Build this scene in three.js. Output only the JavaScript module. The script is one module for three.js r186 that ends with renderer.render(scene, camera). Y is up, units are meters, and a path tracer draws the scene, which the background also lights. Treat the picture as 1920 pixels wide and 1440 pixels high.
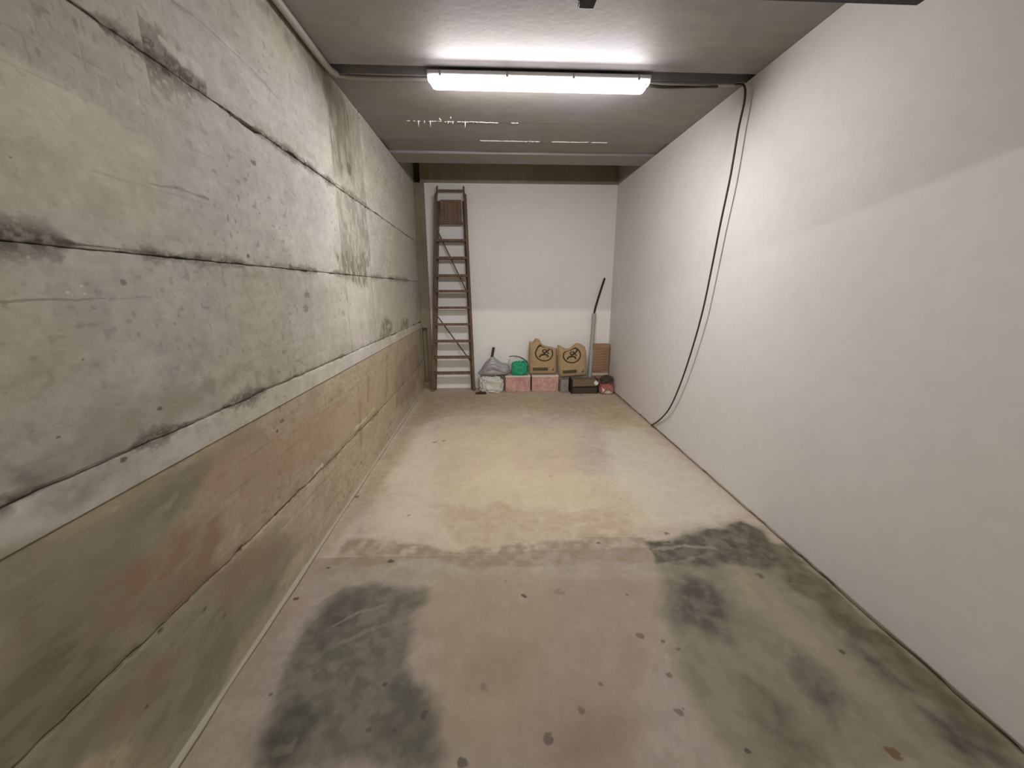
import * as THREE from 'three';
import { RoundedBoxGeometry } from 'three/addons/geometries/RoundedBoxGeometry.js';
import { mergeGeometries, mergeVertices } from 'three/addons/utils/BufferGeometryUtils.js';
import { RectAreaLightUniformsLib } from 'three/addons/lights/RectAreaLightUniformsLib.js';

// ---------------------------------------------------------------- camera, light, exposure
RectAreaLightUniformsLib.init();
const scene = new THREE.Scene();
scene.background = new THREE.Color(0x000000);
const FOCAL = 743.5;                                   // in pixels of the 1920 x 1440 frame
const camera = new THREE.PerspectiveCamera(2 * Math.atan(720 / FOCAL) * 180 / Math.PI, 4 / 3, 0.05, 60);
camera.position.set(0, 1.4, 0);
camera.rotation.set(-0.2442, -0.0476, -0.0004, 'YXZ');
camera.updateMatrixWorld(true);
const renderer = new THREE.WebGLRenderer({ antialias: true });
renderer.toneMapping = THREE.LinearToneMapping;
renderer.toneMappingExposure = 4.4;
renderer.shadowMap.enabled = true;
renderer.shadowMap.type = THREE.PCFSoftShadowMap;
const LAMP = { color: new THREE.Color(1.0, 0.985, 1.02), down: 11.5, side: 25, glow: 2.0 };        // the tube luminaire inside
const LANE = { color: new THREE.Color(1.0, 0.975, 0.87), face: 80, down: 8, glow: 6 };            // the tube on the ceiling of the lane outside

// room, metres
const XL = -0.968, XR = 1.607, CEIL = 2.634, BACK = -5.425, FRONT = 0.5;

// ---------------------------------------------------------------- helpers
const taken = new Map();
function numbered(name) {
  const n = taken.get(name) ?? 0; taken.set(name, n + 1);
  return n ? `${name}_${String(n).padStart(3, '0')}` : name;
}
function mesh(name, geometry, material, parent = scene) {
  const m = new THREE.Mesh(geometry, material);
  m.name = parent === scene ? numbered(name) : name;
  m.castShadow = m.receiveShadow = true;
  parent.add(m);
  return m;
}
function thing(name, label, category, [x, y, z] = [0, 0, 0], group) {
  const o = new THREE.Group(); o.name = numbered(name);
  o.position.set(x, y, z); o.userData = { label, category };
  if (group) o.userData.group = group;
  scene.add(o); return o;
}
const structure = (o, label, category = 'wall') => { o.userData = { kind: 'structure', label, category }; return o; };
const V = (x, y, z) => new THREE.Vector3(x, y, z);
function hash(x, y, s) {
  let h = Math.imul(x, 374761393) ^ Math.imul(y, 668265263) ^ Math.imul(s, 1274126177);
  h = Math.imul(h ^ (h >>> 13), 1274126177); h ^= h >>> 16;
  return (h >>> 0) / 4294967295;
}
function noise(x, y, s = 0) {
  const xi = Math.floor(x), yi = Math.floor(y); let u = x - xi, v = y - yi;
  u = u * u * (3 - 2 * u); v = v * v * (3 - 2 * v);
  const a = hash(xi, yi, s), b = hash(xi + 1, yi, s), c = hash(xi, yi + 1, s), d = hash(xi + 1, yi + 1, s);
  return a + (b - a) * u + (c - a) * v + (a - b - c + d) * u * v;
}
function fbm(x, y, oct, s = 0) {
  let t = 0, a = 0.5, n = 0;
  for (let i = 0; i < oct; i++) { t += a * noise(x, y, s + i * 17); n += a; a *= 0.5; x *= 2.03; y *= 2.03; }
  return t / n;
}
function noise3(x, y, z, s = 0) { return (noise(x + z * 0.61, y - z * 0.37, s) + noise(y + 31.7, z + x * 0.43, s + 5) + noise(z - 11.3, x - y * 0.29, s + 9)) / 3; }
const clamp = (x, a = 0, b = 1) => Math.min(b, Math.max(a, x));
const smooth = (a, b, x) => { const t = clamp((x - a) / (b - a)); return t * t * (3 - 2 * t); };
let seed = 7; const rnd = () => { seed = (Math.imul(seed, 1664525) + 1013904223) >>> 0; return seed / 4294967296; };

// a pixel of the photograph -> the point where its ray meets a plane of the room
const rot = new THREE.Matrix4().extractRotation(camera.matrixWorld);
function ray(px, py) { return V((px - 960) / FOCAL, -(py - 720) / FOCAL, -1).applyMatrix4(rot); }
function hit(px, py, axis, k) { const d = ray(px, py), t = (k - camera.position[axis]) / d[axis]; return camera.position.clone().addScaledVector(d, t); }
const onFloor = ([px, py]) => { const p = hit(px, py, 'y', 0); return [p.x, -p.z]; };
const onLeft = ([px, py]) => { const p = hit(px, py, 'x', XL); return [-p.z, p.y]; };

// ---------------------------------------------------------------- painted matter: a canvas of colours over a surface measured in metres
class Surface {
  constructor(w, h, u0, v0, du, dv, base) {
    Object.assign(this, { w, h, u0, v0, du, dv }); this.c = new Float32Array(w * h * 3);
    for (let j = 0, i = 0; j < h; j++) for (let k = 0; k < w; k++, i += 3) {
      const q = base(u0 + (k + 0.5) / w * du, v0 + (j + 0.5) / h * dv); this.c[i] = q[0]; this.c[i + 1] = q[1]; this.c[i + 2] = q[2];
    }
  }
  each(lo, hi, fn) {
    const k0 = Math.max(0, Math.floor((lo[0] - this.u0) / this.du * this.w)), k1 = Math.min(this.w - 1, Math.ceil((hi[0] - this.u0) / this.du * this.w));
    const j0 = Math.max(0, Math.floor((lo[1] - this.v0) / this.dv * this.h)), j1 = Math.min(this.h - 1, Math.ceil((hi[1] - this.v0) / this.dv * this.h));
    for (let j = j0; j <= j1; j++) for (let k = k0; k <= k1; k++) fn(this.u0 + (k + 0.5) / this.w * this.du, this.v0 + (j + 0.5) / this.h * this.dv, (j * this.w + k) * 3);
  }
  mix(i, col, a) { for (let n = 0; n < 3; n++) this.c[i + n] += (col[n] - this.c[i + n]) * a; }
  // a stain with a ragged outline; sharp = width of its border in metres, ragged = how far the outline wanders
  patch(poly, col, a, sharp = 0.03, ragged = 0.06, grain = 0.4, s = 1, fx = 9, fy = 9) {
    const m = sharp + ragged, lo = [Math.min(...poly.map((p) => p[0])) - m, Math.min(...poly.map((p) => p[1])) - m], hi = [Math.max(...poly.map((p) => p[0])) + m, Math.max(...poly.map((p) => p[1])) + m];
    this.each(lo, hi, (u, v, i) => {
      const x = u + (fbm(u * fx, v * fy, 4, s) - 0.5) * 2.4 * ragged, y = v + (fbm(u * fx, v * fy, 4, s + 50) - 0.5) * 2.4 * ragged;
      let d = 1e9, inside = false;
      for (let n = 0, k = poly.length - 1; n < poly.length; k = n++) {
        const [ax, ay] = poly[k], [bx, by] = poly[n], ex = bx - ax, ey = by - ay, t = clamp(((x - ax) * ex + (y - ay) * ey) / (ex * ex + ey * ey));
        d = Math.min(d, (x - ax - ex * t) ** 2 + (y - ay - ey * t) ** 2);
        if ((ay > y) !== (by > y) && x < (bx - ax) * (y - ay) / (by - ay) + ax) inside = !inside;
      }
      d = Math.sqrt(d) * (inside ? 1 : -1);
      const f = smooth(-sharp, sharp, d);
      if (f > 0) this.mix(i, col, a * f * (1 - grain + grain * 2 * smooth(0.25, 0.75, fbm(u * fx * 2.7, v * fy * 2.7, 4, s + 90)) * 0.9));
    });
  }
  spot([u0, v0], ru, rv, col, a, s = 3) {
    this.each([u0 - ru * 1.6, v0 - rv * 1.6], [u0 + ru * 1.6, v0 + rv * 1.6], (u, v, i) => {
      const d = Math.hypot((u - u0) / ru, (v - v0) / rv) + (fbm(u * 60, v * 60, 3, s) - 0.5) * 1.7;
      const f = 1 - smooth(0.55, 1.05, d); if (f > 0) this.mix(i, col, clamp(a * f));
    });
  }
  // crumbled matter along a joint v = fn(u): coarse grains, thick and thin, on both sides of it
  crumble(fn, u0, u1, width, col, a, s, up = 0.3) {
    const lo = Math.min(fn(u0), fn(u1)) - width * 4, hi = Math.max(fn(u0), fn(u1)) + width * 4;
    this.each([u0, lo], [u1, hi], (u, v, i) => {
      const w = width * (0.15 + 2.6 * smooth(0.38, 0.85, fbm(u * 4.5, 1, 4, s))), d = v - fn(u) - width * up, e = Math.abs(d) / w;
      if (e > 1.6) return;
      const g = fbm(u * 55, v * 70, 4, s + 3), f = smooth(1.5, 0.2, e + (g - 0.5) * 2.2);
      if (f > 0) this.mix(i, col, a * f * (0.55 + 0.9 * smooth(0.35, 0.65, g)));
    });
  }
  line(pts, width, col, a, s = 4, broken = 0.4, wander = 0.01) {
    for (let n = 0; n + 1 < pts.length; n++) {
      const [ax, ay] = pts[n], [bx, by] = pts[n + 1], m = width * 3 + wander * 2;
      this.each([Math.min(ax, bx) - m, Math.min(ay, by) - m], [Math.max(ax, bx) + m, Math.max(ay, by) + m], (u, v, i) => {
        const ex = bx - ax, ey = by - ay, t = clamp(((u - ax) * ex + (v - ay) * ey) / (ex * ex + ey * ey));
        const wv = (fbm(u * 22, v * 22, 3, s) - 0.5) * 2 * wander, d = Math.hypot(u - ax - ex * t, v - ay - ey * t + wv);
        const w = width * (0.4 + 1.2 * noise(u * 16, v * 16, s + 2));
        const f = (1 - smooth(w * 0.4, w, d)) * (1 - broken * smooth(0.35, 0.6, noise(u * 5, v * 5, s + 7)));
        if (f > 0) this.mix(i, col, a * f);
      });
    }
  }
  texture() {
    const data = new Uint8Array(this.w * this.h * 4);
    for (let p = 0, i = 0; p < this.w * this.h; p++, i += 3) { for (let n = 0; n < 3; n++) data[p * 4 + n] = clamp(this.c[i + n], 0, 255); data[p * 4 + 3] = 255; }
    const t = new THREE.DataTexture(data, this.w, this.h); t.colorSpace = THREE.SRGBColorSpace;
    t.magFilter = THREE.LinearFilter; t.minFilter = THREE.LinearMipmapLinearFilter; t.generateMipmaps = true; t.wrapS = t.wrapT = THREE.MirroredRepeatWrapping;
    t.repeat.set(1 / this.du, 1 / this.dv); t.offset.set(-this.u0 / this.du, -this.v0 / this.dv); t.needsUpdate = true; return t;
  }
}
function grey(n, size, fn) {                            // a tiling relief map that covers size metres
  const data = new Uint8Array(n * n * 4);
  for (let j = 0, p = 0; j < n; j++) for (let k = 0; k < n; k++, p += 4) { const g = clamp(fn(k / n * size, j / n * size), 0, 1) * 255; data[p] = data[p + 1] = data[p + 2] = g; data[p + 3] = 255; }
  const t = new THREE.DataTexture(data, n, n); t.magFilter = THREE.LinearFilter; t.minFilter = THREE.LinearMipmapLinearFilter; t.generateMipmaps = true;
  t.wrapS = t.wrapT = THREE.MirroredRepeatWrapping; t.repeat.set(1 / size, 1 / size); t.needsUpdate = true; return t;
}
const reliefRough = grey(512, 1.1, (x, y) => 0.5 + (fbm(x * 24, y * 24, 5, 3) - 0.5) * 0.9 - 0.5 * smooth(0.78, 0.86, noise(x * 60, y * 60, 8)));
const reliefPlaster = grey(512, 0.9, (x, y) => fbm(x * 45, y * 45, 5, 21));
const mat = (color, roughness = 0.85, extra = {}) => new THREE.MeshStandardMaterial({ color, roughness, metalness: 0, ...extra });
const painted = (surface, roughness, relief, depth) => new THREE.MeshStandardMaterial({ map: surface.texture(), roughness, bumpMap: relief, bumpScale: depth });

// metre uv on any geometry built in place
function metreUV(g) {
  if (!g.index) g = g; const p = g.attributes.position, n = g.attributes.normal, uv = new Float32Array(p.count * 2);
  for (let i = 0; i < p.count; i++) {
    const ax = Math.abs(n.getX(i)), ay = Math.abs(n.getY(i)), az = Math.abs(n.getZ(i));
    if (ax >= ay && ax >= az) { uv[i * 2] = -p.getZ(i); uv[i * 2 + 1] = p.getY(i); } else if (ay >= az) { uv[i * 2] = p.getX(i); uv[i * 2 + 1] = -p.getZ(i); } else { uv[i * 2] = p.getX(i); uv[i * 2 + 1] = p.getY(i); }
  }
  g.setAttribute('uv', new THREE.BufferAttribute(uv, 2)); return g;
}
const box = (x0, x1, y0, y1, z0, z1) => metreUV(new THREE.BoxGeometry(x1 - x0, y1 - y0, z1 - z0).translate((x0 + x1) / 2, (y0 + y1) / 2, (z0 + z1) / 2));
const rbox = (w, h, d, r = 0.006, seg = 2) => metreUV(new RoundedBoxGeometry(w, h, d, seg, r));
const merge = (list) => mergeGeometries(list.map((g) => { const q = g.index ? g.toNonIndexed() : g; for (const k of Object.keys(q.attributes)) if (!['position', 'normal', 'uv'].includes(k)) q.deleteAttribute(k); return q; }));
const tube = (pts, r, seg = 40, rad = 8, tension = 0.5) => new THREE.TubeGeometry(new THREE.CatmullRomCurve3(pts.map((p) => V(...p)), false, 'catmullrom', tension), seg, r, rad, false);
function cappedTube(pts, r, seg = 40, rad = 8) {
  const c = new THREE.CatmullRomCurve3(pts.map((p) => V(...p))), g = [new THREE.TubeGeometry(c, seg, r, rad, false)];
  for (const t of [0, 1]) g.push(new THREE.SphereGeometry(r, rad, 6).translate(...c.getPoint(t).toArray()));
  return merge(g);
}
// a bar of rectangular section between two points: w across (along x), d deep
function bar(a, b, w, d, r = 0.003) {
  const A = V(...a), B = V(...b), L = A.distanceTo(B), y = B.clone().sub(A).normalize(), z = V(0, 0, 1).addScaledVector(y, -y.z).normalize(), x = y.clone().cross(z);
  const g = new RoundedBoxGeometry(w, L, d, 1, r); g.applyMatrix4(new THREE.Matrix4().makeBasis(x, y, z).setPosition(A.add(B).multiplyScalar(0.5)));
  return g;
}
// a sheet of rows and columns with sides that go back; at(i, j, back) gives a point
function sheet(nu, nv, at, uvAt, flip) {
  const pos = [], uv = [], idx = [], W = nu + 3, H = nv + 3;
  for (let j = -1; j <= nv + 1; j++) for (let i = -1; i <= nu + 1; i++) {
    const back = i < 0 || j < 0 || i > nu || j > nv, p = at(clamp(i, 0, nu), clamp(j, 0, nv), back); pos.push(...p); uv.push(...uvAt(p));
  }
  for (let j = 0; j < H - 1; j++) for (let i = 0; i < W - 1; i++) { const a = j * W + i, b = a + 1, c = a + W, d = c + 1; if (flip) idx.push(a, c, b, b, c, d); else idx.push(a, b, c, b, d, c); }
  const g = new THREE.BufferGeometry(); g.setAttribute('position', new THREE.Float32BufferAttribute(pos, 3)); g.setAttribute('uv', new THREE.Float32BufferAttribute(uv, 2)); g.setIndex(idx);
  const q = g.toNonIndexed(); q.computeVertexNormals();                       // flat at the rims, then smooth over the face
  const m = mergeVertices(g); m.computeVertexNormals(); return m;
}

// ---------------------------------------------------------------- floor
const floorPaint = new Surface(1120, 2048, -1.05, 0.65, 2.75, 4.85, (u, v) => {
  const n = fbm(u * 1.6, v * 1.6, 4, 11), f = fbm(u * 14, v * 14, 4, 12), g = hash(Math.floor(u * 410), Math.floor(v * 420), 3) - 0.5;
  const k = (n - 0.5) * 26 + (f - 0.5) * 22 + g * 7 + (fbm(u * 44, v * 44, 4, 15) - 0.5) * 20, w = smooth(0.42, 0.6, fbm(u * 2.2, v * 1.3, 3, 19));
  const near = v < 1.86 + (noise(u * 6, 1, 14) - 0.5) * 0.012 ? 0.86 : 1;  // slab before the joint darkened: dimmer light near the opening put into its colour
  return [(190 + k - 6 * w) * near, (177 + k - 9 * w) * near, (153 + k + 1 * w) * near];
});
{
  const F = floorPaint, P = (...a) => a.map(onFloor);
  // brown dusty ground by the back wall and along the left wall
  F.patch(P([800, 738], [1160, 748], [1215, 800], [1120, 790], [990, 772], [850, 775], [770, 790]), [167, 144, 114], 0.56, 0.204, 0.092, 0.38, 60);
  F.patch(P([800, 745], [830, 760], [760, 850], [690, 950], [640, 1000], [600, 1060], [560, 1120], [440, 1300], [345, 1440], [330, 1440], [560, 1090], [650, 945]), [160, 143, 116], 0.60, 0.051, 0.057, 0.26, 61);
  // dry pale screed
  F.patch(P([775, 800], [815, 790], [810, 1000], [760, 1005], [700, 1000], [715, 950]), [209, 193, 176], 0.60, 0.085, 0.057, 0.26, 62);
  F.patch(P([1130, 810], [1190, 800], [1290, 870], [1400, 965], [1330, 985], [1250, 990], [1190, 940], [1140, 870]), [200, 193, 174], 0.68, 0.085, 0.057, 0.26, 63);
  F.patch(P([850, 800], [1080, 800], [1110, 940], [1000, 960], [900, 945], [830, 940]), [204, 185, 146], 0.45, 0.170, 0.115, 0.22, 64);
  // a wet edge in front of it and the band along the slab joint
  F.patch(P([815, 948], [900, 950], [940, 938], [980, 960], [1050, 960], [1100, 955], [1180, 960], [1190, 1005], [1000, 1012], [880, 1030], [840, 1000]), [176, 155, 126], 0.56, 0.025, 0.040, 0.45, 65);
  F.patch(P([650, 1012], [760, 1015], [860, 1030], [990, 1018], [1130, 1008], [1220, 1010], [1220, 1060], [1120, 1052], [1000, 1062], [880, 1070], [800, 1045], [700, 1060], [620, 1060]), [146, 126, 104], 0.60, 0.025, 0.034, 0.56, 66);
  F.line(P([575, 1044], [700, 1043], [830, 1040], [930, 1040]), 0.006, [196, 180, 152], 0.56, 5, 0.6, 0.004);
  F.line(P([860, 1024], [905, 1018], [960, 1020]), 0.008, [190, 172, 144], 0.45, 6, 0.4, 0.006);
  F.line(P([1100, 1005], [1250, 1006], [1330, 1010]), 0.008, [188, 176, 156], 0.45, 8, 0.5, 0.006);
  // pinkish bare cement down the middle
  F.patch(P([840, 1080], [1220, 1080], [1240, 1200], [1200, 1330], [1170, 1440], [850, 1440], [800, 1280], [780, 1130]), [155, 136, 113], 0.54, 0.085, 0.069, 0.26, 67);
  F.patch(P([1060, 1330], [1180, 1330], [1170, 1440], [1000, 1440]), [140, 119, 103], 0.63, 0.068, 0.057, 0.26, 68);
  F.patch(P([900, 1190], [1000, 1220], [960, 1290], [880, 1280]), [148, 130, 110], 0.54, 0.051, 0.057, 0.26, 69);
  // damp wheel track on the left
  F.patch(P([640, 1110], [720, 1085], [800, 1110], [770, 1170], [755, 1250], [800, 1300], [830, 1380], [835, 1440], [475, 1440], [515, 1330], [545, 1250], [580, 1160]), [101, 97, 83], 0.85, 0.034, 0.040, 0.26, 70);
  F.patch(P([600, 1150], [650, 1100], [690, 1120], [640, 1180], [610, 1230], [585, 1220]), [81, 77, 69], 0.63, 0.051, 0.046, 0.38, 71);
  F.patch(P([520, 1330], [570, 1310], [590, 1340], [560, 1400], [520, 1440], [490, 1430]), [71, 68, 60], 0.68, 0.034, 0.046, 0.38, 72);
  F.patch(P([730, 1290], [790, 1290], [830, 1380], [800, 1430], [730, 1400]), [85, 81, 70], 0.54, 0.034, 0.046, 0.38, 73);
  F.line(P([625, 1172], [670, 1150], [720, 1135]), 0.012, [139, 133, 118], 0.63, 9, 0.3, 0.01);
  F.line(P([640, 1205], [700, 1178], [780, 1155]), 0.014, [137, 131, 117], 0.63, 10, 0.3, 0.01);
  F.line(P([520, 1410], [545, 1400], [556, 1385]), 0.014, [122, 115, 97], 0.54, 11, 0.3, 0.01);
  // damp ground on the right
  F.patch(P([1215, 1015], [1300, 1000], [1390, 975], [1425, 990], [1500, 1062], [1600, 1150], [1920, 1425], [1960, 1460], [1420, 1460], [1330, 1360], [1270, 1240], [1240, 1130], [1230, 1060]), [126, 120, 100], 0.81, 0.051, 0.046, 0.22, 74);
  F.patch(P([1215, 1015], [1300, 1003], [1390, 978], [1420, 995], [1470, 1050], [1440, 1070], [1370, 1060], [1230, 1056]), [85, 80, 68], 0.77, 0.020, 0.034, 0.45, 75);
  F.patch(P([1400, 985], [1425, 990], [1560, 1105], [1700, 1230], [1900, 1400], [1860, 1410], [1690, 1270], [1600, 1200], [1500, 1110]), [98, 89, 70], 0.77, 0.034, 0.046, 0.30, 76);
  F.line(P([1225, 1030], [1290, 1024], [1340, 1028]), 0.016, [148, 142, 124], 0.72, 12, 0.2, 0.02);
  F.line(P([1250, 1058], [1300, 1048], [1330, 1040]), 0.02, [143, 136, 118], 0.54, 13, 0.3, 0.02);
  F.patch(P([1265, 1095], [1310, 1085], [1350, 1120], [1380, 1170], [1370, 1190], [1320, 1180], [1280, 1160]), [80, 74, 66], 0.72, 0.068, 0.057, 0.45, 77);
  F.patch(P([1360, 1060], [1420, 1080], [1520, 1180], [1580, 1260], [1540, 1250], [1450, 1170], [1370, 1100]), [157, 145, 123], 0.68, 0.051, 0.034, 0.30, 78);
  F.patch(P([1480, 1215], [1530, 1250], [1570, 1320], [1560, 1350], [1500, 1300], [1465, 1250]), [80, 73, 68], 0.63, 0.051, 0.057, 0.38, 79);
  F.patch(P([1575, 1155], [1620, 1190], [1660, 1240], [1720, 1300], [1690, 1300], [1620, 1230]), [80, 73, 66], 0.68, 0.034, 0.046, 0.38, 80);
  F.patch(P([1410, 1280], [1450, 1300], [1500, 1380], [1560, 1440], [1480, 1440], [1420, 1350]), [87, 80, 65], 0.63, 0.068, 0.057, 0.38, 81);
  F.patch(P([1740, 1330], [1800, 1350], [1900, 1430], [1830, 1440], [1760, 1390]), [73, 66, 60], 0.63, 0.051, 0.046, 0.38, 82);
  F.patch(P([1500, 1150], [1600, 1240], [1680, 1330], [1720, 1400], [1660, 1360], [1560, 1250]), [150, 140, 117], 0.54, 0.051, 0.046, 0.30, 83);
  // drops, droppings and oil spots
  for (const [x, y, r, d] of [[732, 1052, 11, 0.9], [983, 1117, 11, 0.9], [668, 932, 10, 0.8], [556, 1123, 9, 0.9], [615, 1065, 7, 0.9], [722, 1284, 10, 0.7], [795, 1341, 16, 0.6], [866, 1431, 18, 0.7], [1031, 1383, 20, 0.6], [1090, 1330, 14, 0.5], [1274, 1335, 18, 0.55], [1255, 1265, 14, 0.55], [1200, 1193, 13, 0.5], [1272, 1217, 12, 0.5], [1244, 1203, 8, 0.6], [1425, 1081, 14, 0.6], [1580, 1222, 11, 0.8], [1401, 1408, 10, 0.8], [816, 829, 9, 0.55], [832, 827, 7, 0.45], [1250, 1000, 10, 0.6], [1254, 1016, 7, 0.7], [1121, 1018, 8, 0.7], [1031, 893, 6, 0.5], [767, 966, 7, 0.4], [948, 1089, 6, 0.5], [691, 1369, 12, 0.5], [740, 1370, 8, 0.5], [508, 1302, 8, 0.6], [1175, 1115, 9, 0.5], [1128, 1283, 9, 0.5], [906, 1290, 18, 0.3], [1048, 1110, 16, 0.25], [1375, 1025, 8, 0.5], [1480, 1090, 6, 0.5]]) {
    const [u, v] = onFloor([x, y]), [u2] = onFloor([x + r * 0.5, y]), ru = Math.abs(u2 - u); F.spot([u, v], ru * 1.15, ru * 1.05, [62, 54, 45], d * 0.8, x % 97);
  }
  F.spot(onFloor([1676, 1413]), 0.018, 0.022, [104, 70, 46], 0.75, 30);
}
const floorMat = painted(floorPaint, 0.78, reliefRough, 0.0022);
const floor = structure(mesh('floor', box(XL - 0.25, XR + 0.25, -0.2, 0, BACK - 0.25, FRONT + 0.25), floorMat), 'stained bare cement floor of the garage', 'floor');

// ---------------------------------------------------------------- left wall: cast concrete bands
const jA = (z) => 0.5 + 0.068 * z + 0.0085 * z * z, jB = (z) => 0.885 + 0.008 * z, jC = (z) => 0.985 + 0.012 * z, jD = (z) => 1.493 + 0.009 * z, jE = (z) => 2.062 + 0.0225 * z;
const ZS0 = -2.75, ZS1 = -3.36;
const leftPaint = new Surface(2048, 1120, 0.65, 0, 4.85, 2.66, (u, v) => {
  const z = -u, n = fbm(u * 1.1, v * 1.6, 4, 31), f = fbm(u * 9, v * 12, 5, 32), g = hash(Math.floor(u * 420), Math.floor(v * 420), 5) - 0.5;
  const st = fbm(u * 2, v * 42, 3, 33), pit = (fbm(u * 38, v * 46, 4, 39) - 0.5) * 22 - 34 * smooth(0.80, 0.9, noise(u * 46, v * 52, 40)) * noise(u * 3, v * 3, 41);
  if (v > jB(z)) {
    const k = (n - 0.5) * 30 + (f - 0.5) * 26 + g * 7 + (st - 0.5) * 9 + pit, w = smooth(0.4, 0.62, fbm(u * 1.7 + 3, v * 2.3, 3, 35));
    const t = v > jE(z) ? 4 : v > jD(z) ? 0 : v > jC(z) ? -6 : 6;
    return [183 + k + t - 2 * w, 178 + k + t - 3 * w, 161 + k + t + 5 * w];
  }
  const k = (n - 0.5) * 22 + (f - 0.5) * 24 + g * 7 + (fbm(u * 3, v * 60, 3, 36) - 0.5) * 14 + pit;
  const q = v < jA(z) ? 8 : 0;
  return [170 + k + q, 156 + k + q, 132 + k + q];
});
{
  const F = leftPaint, P = (...a) => a.map(onLeft), R = [140, 112, 92];
  // olive damp growth, with a ragged outline, then the reddish patches
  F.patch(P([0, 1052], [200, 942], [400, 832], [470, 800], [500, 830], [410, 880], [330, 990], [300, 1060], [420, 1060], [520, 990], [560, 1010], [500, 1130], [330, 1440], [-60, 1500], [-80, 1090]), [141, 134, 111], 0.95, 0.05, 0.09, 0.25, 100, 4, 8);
  // reddish damp patches on the lower band, olive dark ones near the ground
  F.patch(P([390, 960], [430, 1000], [410, 1080], [320, 1150], [250, 1170], [180, 1180], [160, 1130], [200, 1090], [280, 1040], [330, 980]), [146, 119, 98], 0.72, 0.05, 0.06, 0.5, 101, 5, 11);
  F.patch(P([90, 1160], [40, 1220], [35, 1230], [70, 1150]), R, 0.6, 0.03, 0.04, 0.5, 102, 5, 11);
  F.patch(P([430, 1030], [540, 1010], [500, 1080], [430, 1150], [400, 1110]), [150, 127, 105], 0.59, 0.05, 0.05, 0.5, 103, 5, 11);
  F.patch(P([270, 1230], [340, 1220], [310, 1290], [240, 1340], [210, 1340]), [146, 123, 103], 0.64, 0.04, 0.04, 0.5, 104, 5, 11);
  F.patch(P([400, 860], [560, 790], [640, 760], [620, 840], [520, 920], [420, 960], [380, 930]), [166, 139, 116], 0.68, 0.06, 0.07, 0.4, 105, 5, 11);
  F.patch(P([300, 890], [390, 860], [380, 920], [320, 970], [270, 950]), [125, 119, 96], 0.51, 0.03, 0.05, 0.5, 106, 5, 11);
  F.patch(P([0, 1260], [120, 1200], [200, 1210], [160, 1300], [60, 1390], [0, 1400]), [112, 105, 83], 0.64, 0.05, 0.06, 0.5, 107, 4, 14);
  F.patch(P([0, 1410], [30, 1410], [20, 1440], [0, 1440]), R, 0.6, 0.03, 0.03, 0.4, 108);
  F.patch(P([600, 800], [690, 720], [740, 660], [780, 640], [790, 720], [740, 770], [690, 830], [640, 860]), [173, 154, 123], 0.59, 0.05, 0.05, 0.5, 109, 12, 4);
  F.patch(P([745, 690], [780, 640], [790, 690], [775, 740], [740, 770]), [143, 125, 110], 0.59, 0.04, 0.05, 0.5, 110, 14, 4);
  for (const [a, b, w, c] of [[[660, 700], [663, 800], 0.022, [188, 168, 120]], [[700, 690], [698, 780], 0.03, [184, 162, 112]], [[712, 668], [718, 760], 0.02, [190, 168, 118]], [[690, 700], [690, 760], 0.02, [112, 92, 60]], [[726, 665], [724, 750], 0.025, [120, 100, 70]], [[633, 720], [640, 800], 0.02, [176, 152, 112]], [[745, 660], [742, 720], 0.03, [104, 90, 80]], [[760, 650], [756, 720], 0.02, [120, 104, 92]], [[675, 760], [676, 830], 0.025, [124, 102, 78]]])
    F.line(P(a, b), w * 1.8, c, 0.32, a[0], 0.5, 0.05);
  // board marks
  for (let k = 0; k < 26; k++) { const v = 0.05 + rnd() * 0.8, u = 0.7 + rnd() * 3; F.line([[u, v], [u + 0.5 + rnd() * 0.9, v - 0.02 * rnd()]], 0.0035, [107, 98, 80], 0.30, 200 + k, 0.6, 0.004); }
  for (let k = 0; k < 22; k++) { const v = 1.0 + rnd() * 1.55, u = 0.7 + rnd() * 3.5; F.line([[u, v], [u + 0.3 + rnd() * 0.6, v - 0.015 * rnd()]], 0.003, [139, 132, 121], 0.26, 240 + k, 0.6, 0.004); }
  F.line(P([280, 345], [330, 352], [390, 372]), 0.006, [119, 112, 101], 0.59, 260, 0.3, 0.004); F.line(P([0, 566], [80, 563], [200, 560], [285, 558]), 0.003, [125, 118, 107], 0.55, 261, 0.4, 0.004);
  F.line(P([320, 0], [380, 45], [470, 130], [520, 185]), 0.006, [125, 118, 109], 0.51, 262, 0.4, 0.004);
  // the dirty upright strip between two shutter joints, mould under the ceiling
  F.patch([[-ZS0, 1.56], [-ZS0, 2.0], [-ZS1, 2.0], [-ZS1, 1.53]], [148, 144, 130], 0.62, 0.02, 0.02, 0.7, 111, 9, 5);
  F.patch([[-ZS0 - 0.02, 2.06], [-ZS0 - 0.05, 2.6], [-ZS1, 2.6], [-ZS1, 2.0]], [150, 146, 130], 0.55, 0.03, 0.03, 0.7, 112, 8, 4);
  F.patch(P([610, 165], [650, 185], [665, 230], [655, 330], [632, 330], [622, 240]), [122, 117, 97], 0.62, 0.05, 0.06, 0.5, 113, 11, 4);
  F.patch(P([560, 80], [625, 145], [650, 200], [620, 200], [585, 140]), [141, 136, 118], 0.51, 0.03, 0.05, 0.6, 114, 18, 4);
  F.patch(P([470, 0], [500, 0], [600, 110], [620, 150], [580, 120], [520, 60]), [143, 137, 118], 0.59, 0.03, 0.03, 0.5, 115, 10, 8);
  F.line(P([640, 160], [690, 225], [740, 295]), 0.02, [209, 208, 195], 0.68, 263, 0.3, 0.01);
  F.patch(P([630, 470], [690, 480], [690, 540], [640, 520]), [125, 119, 103], 0.59, 0.03, 0.05, 0.8, 116, 16, 8);
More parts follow.
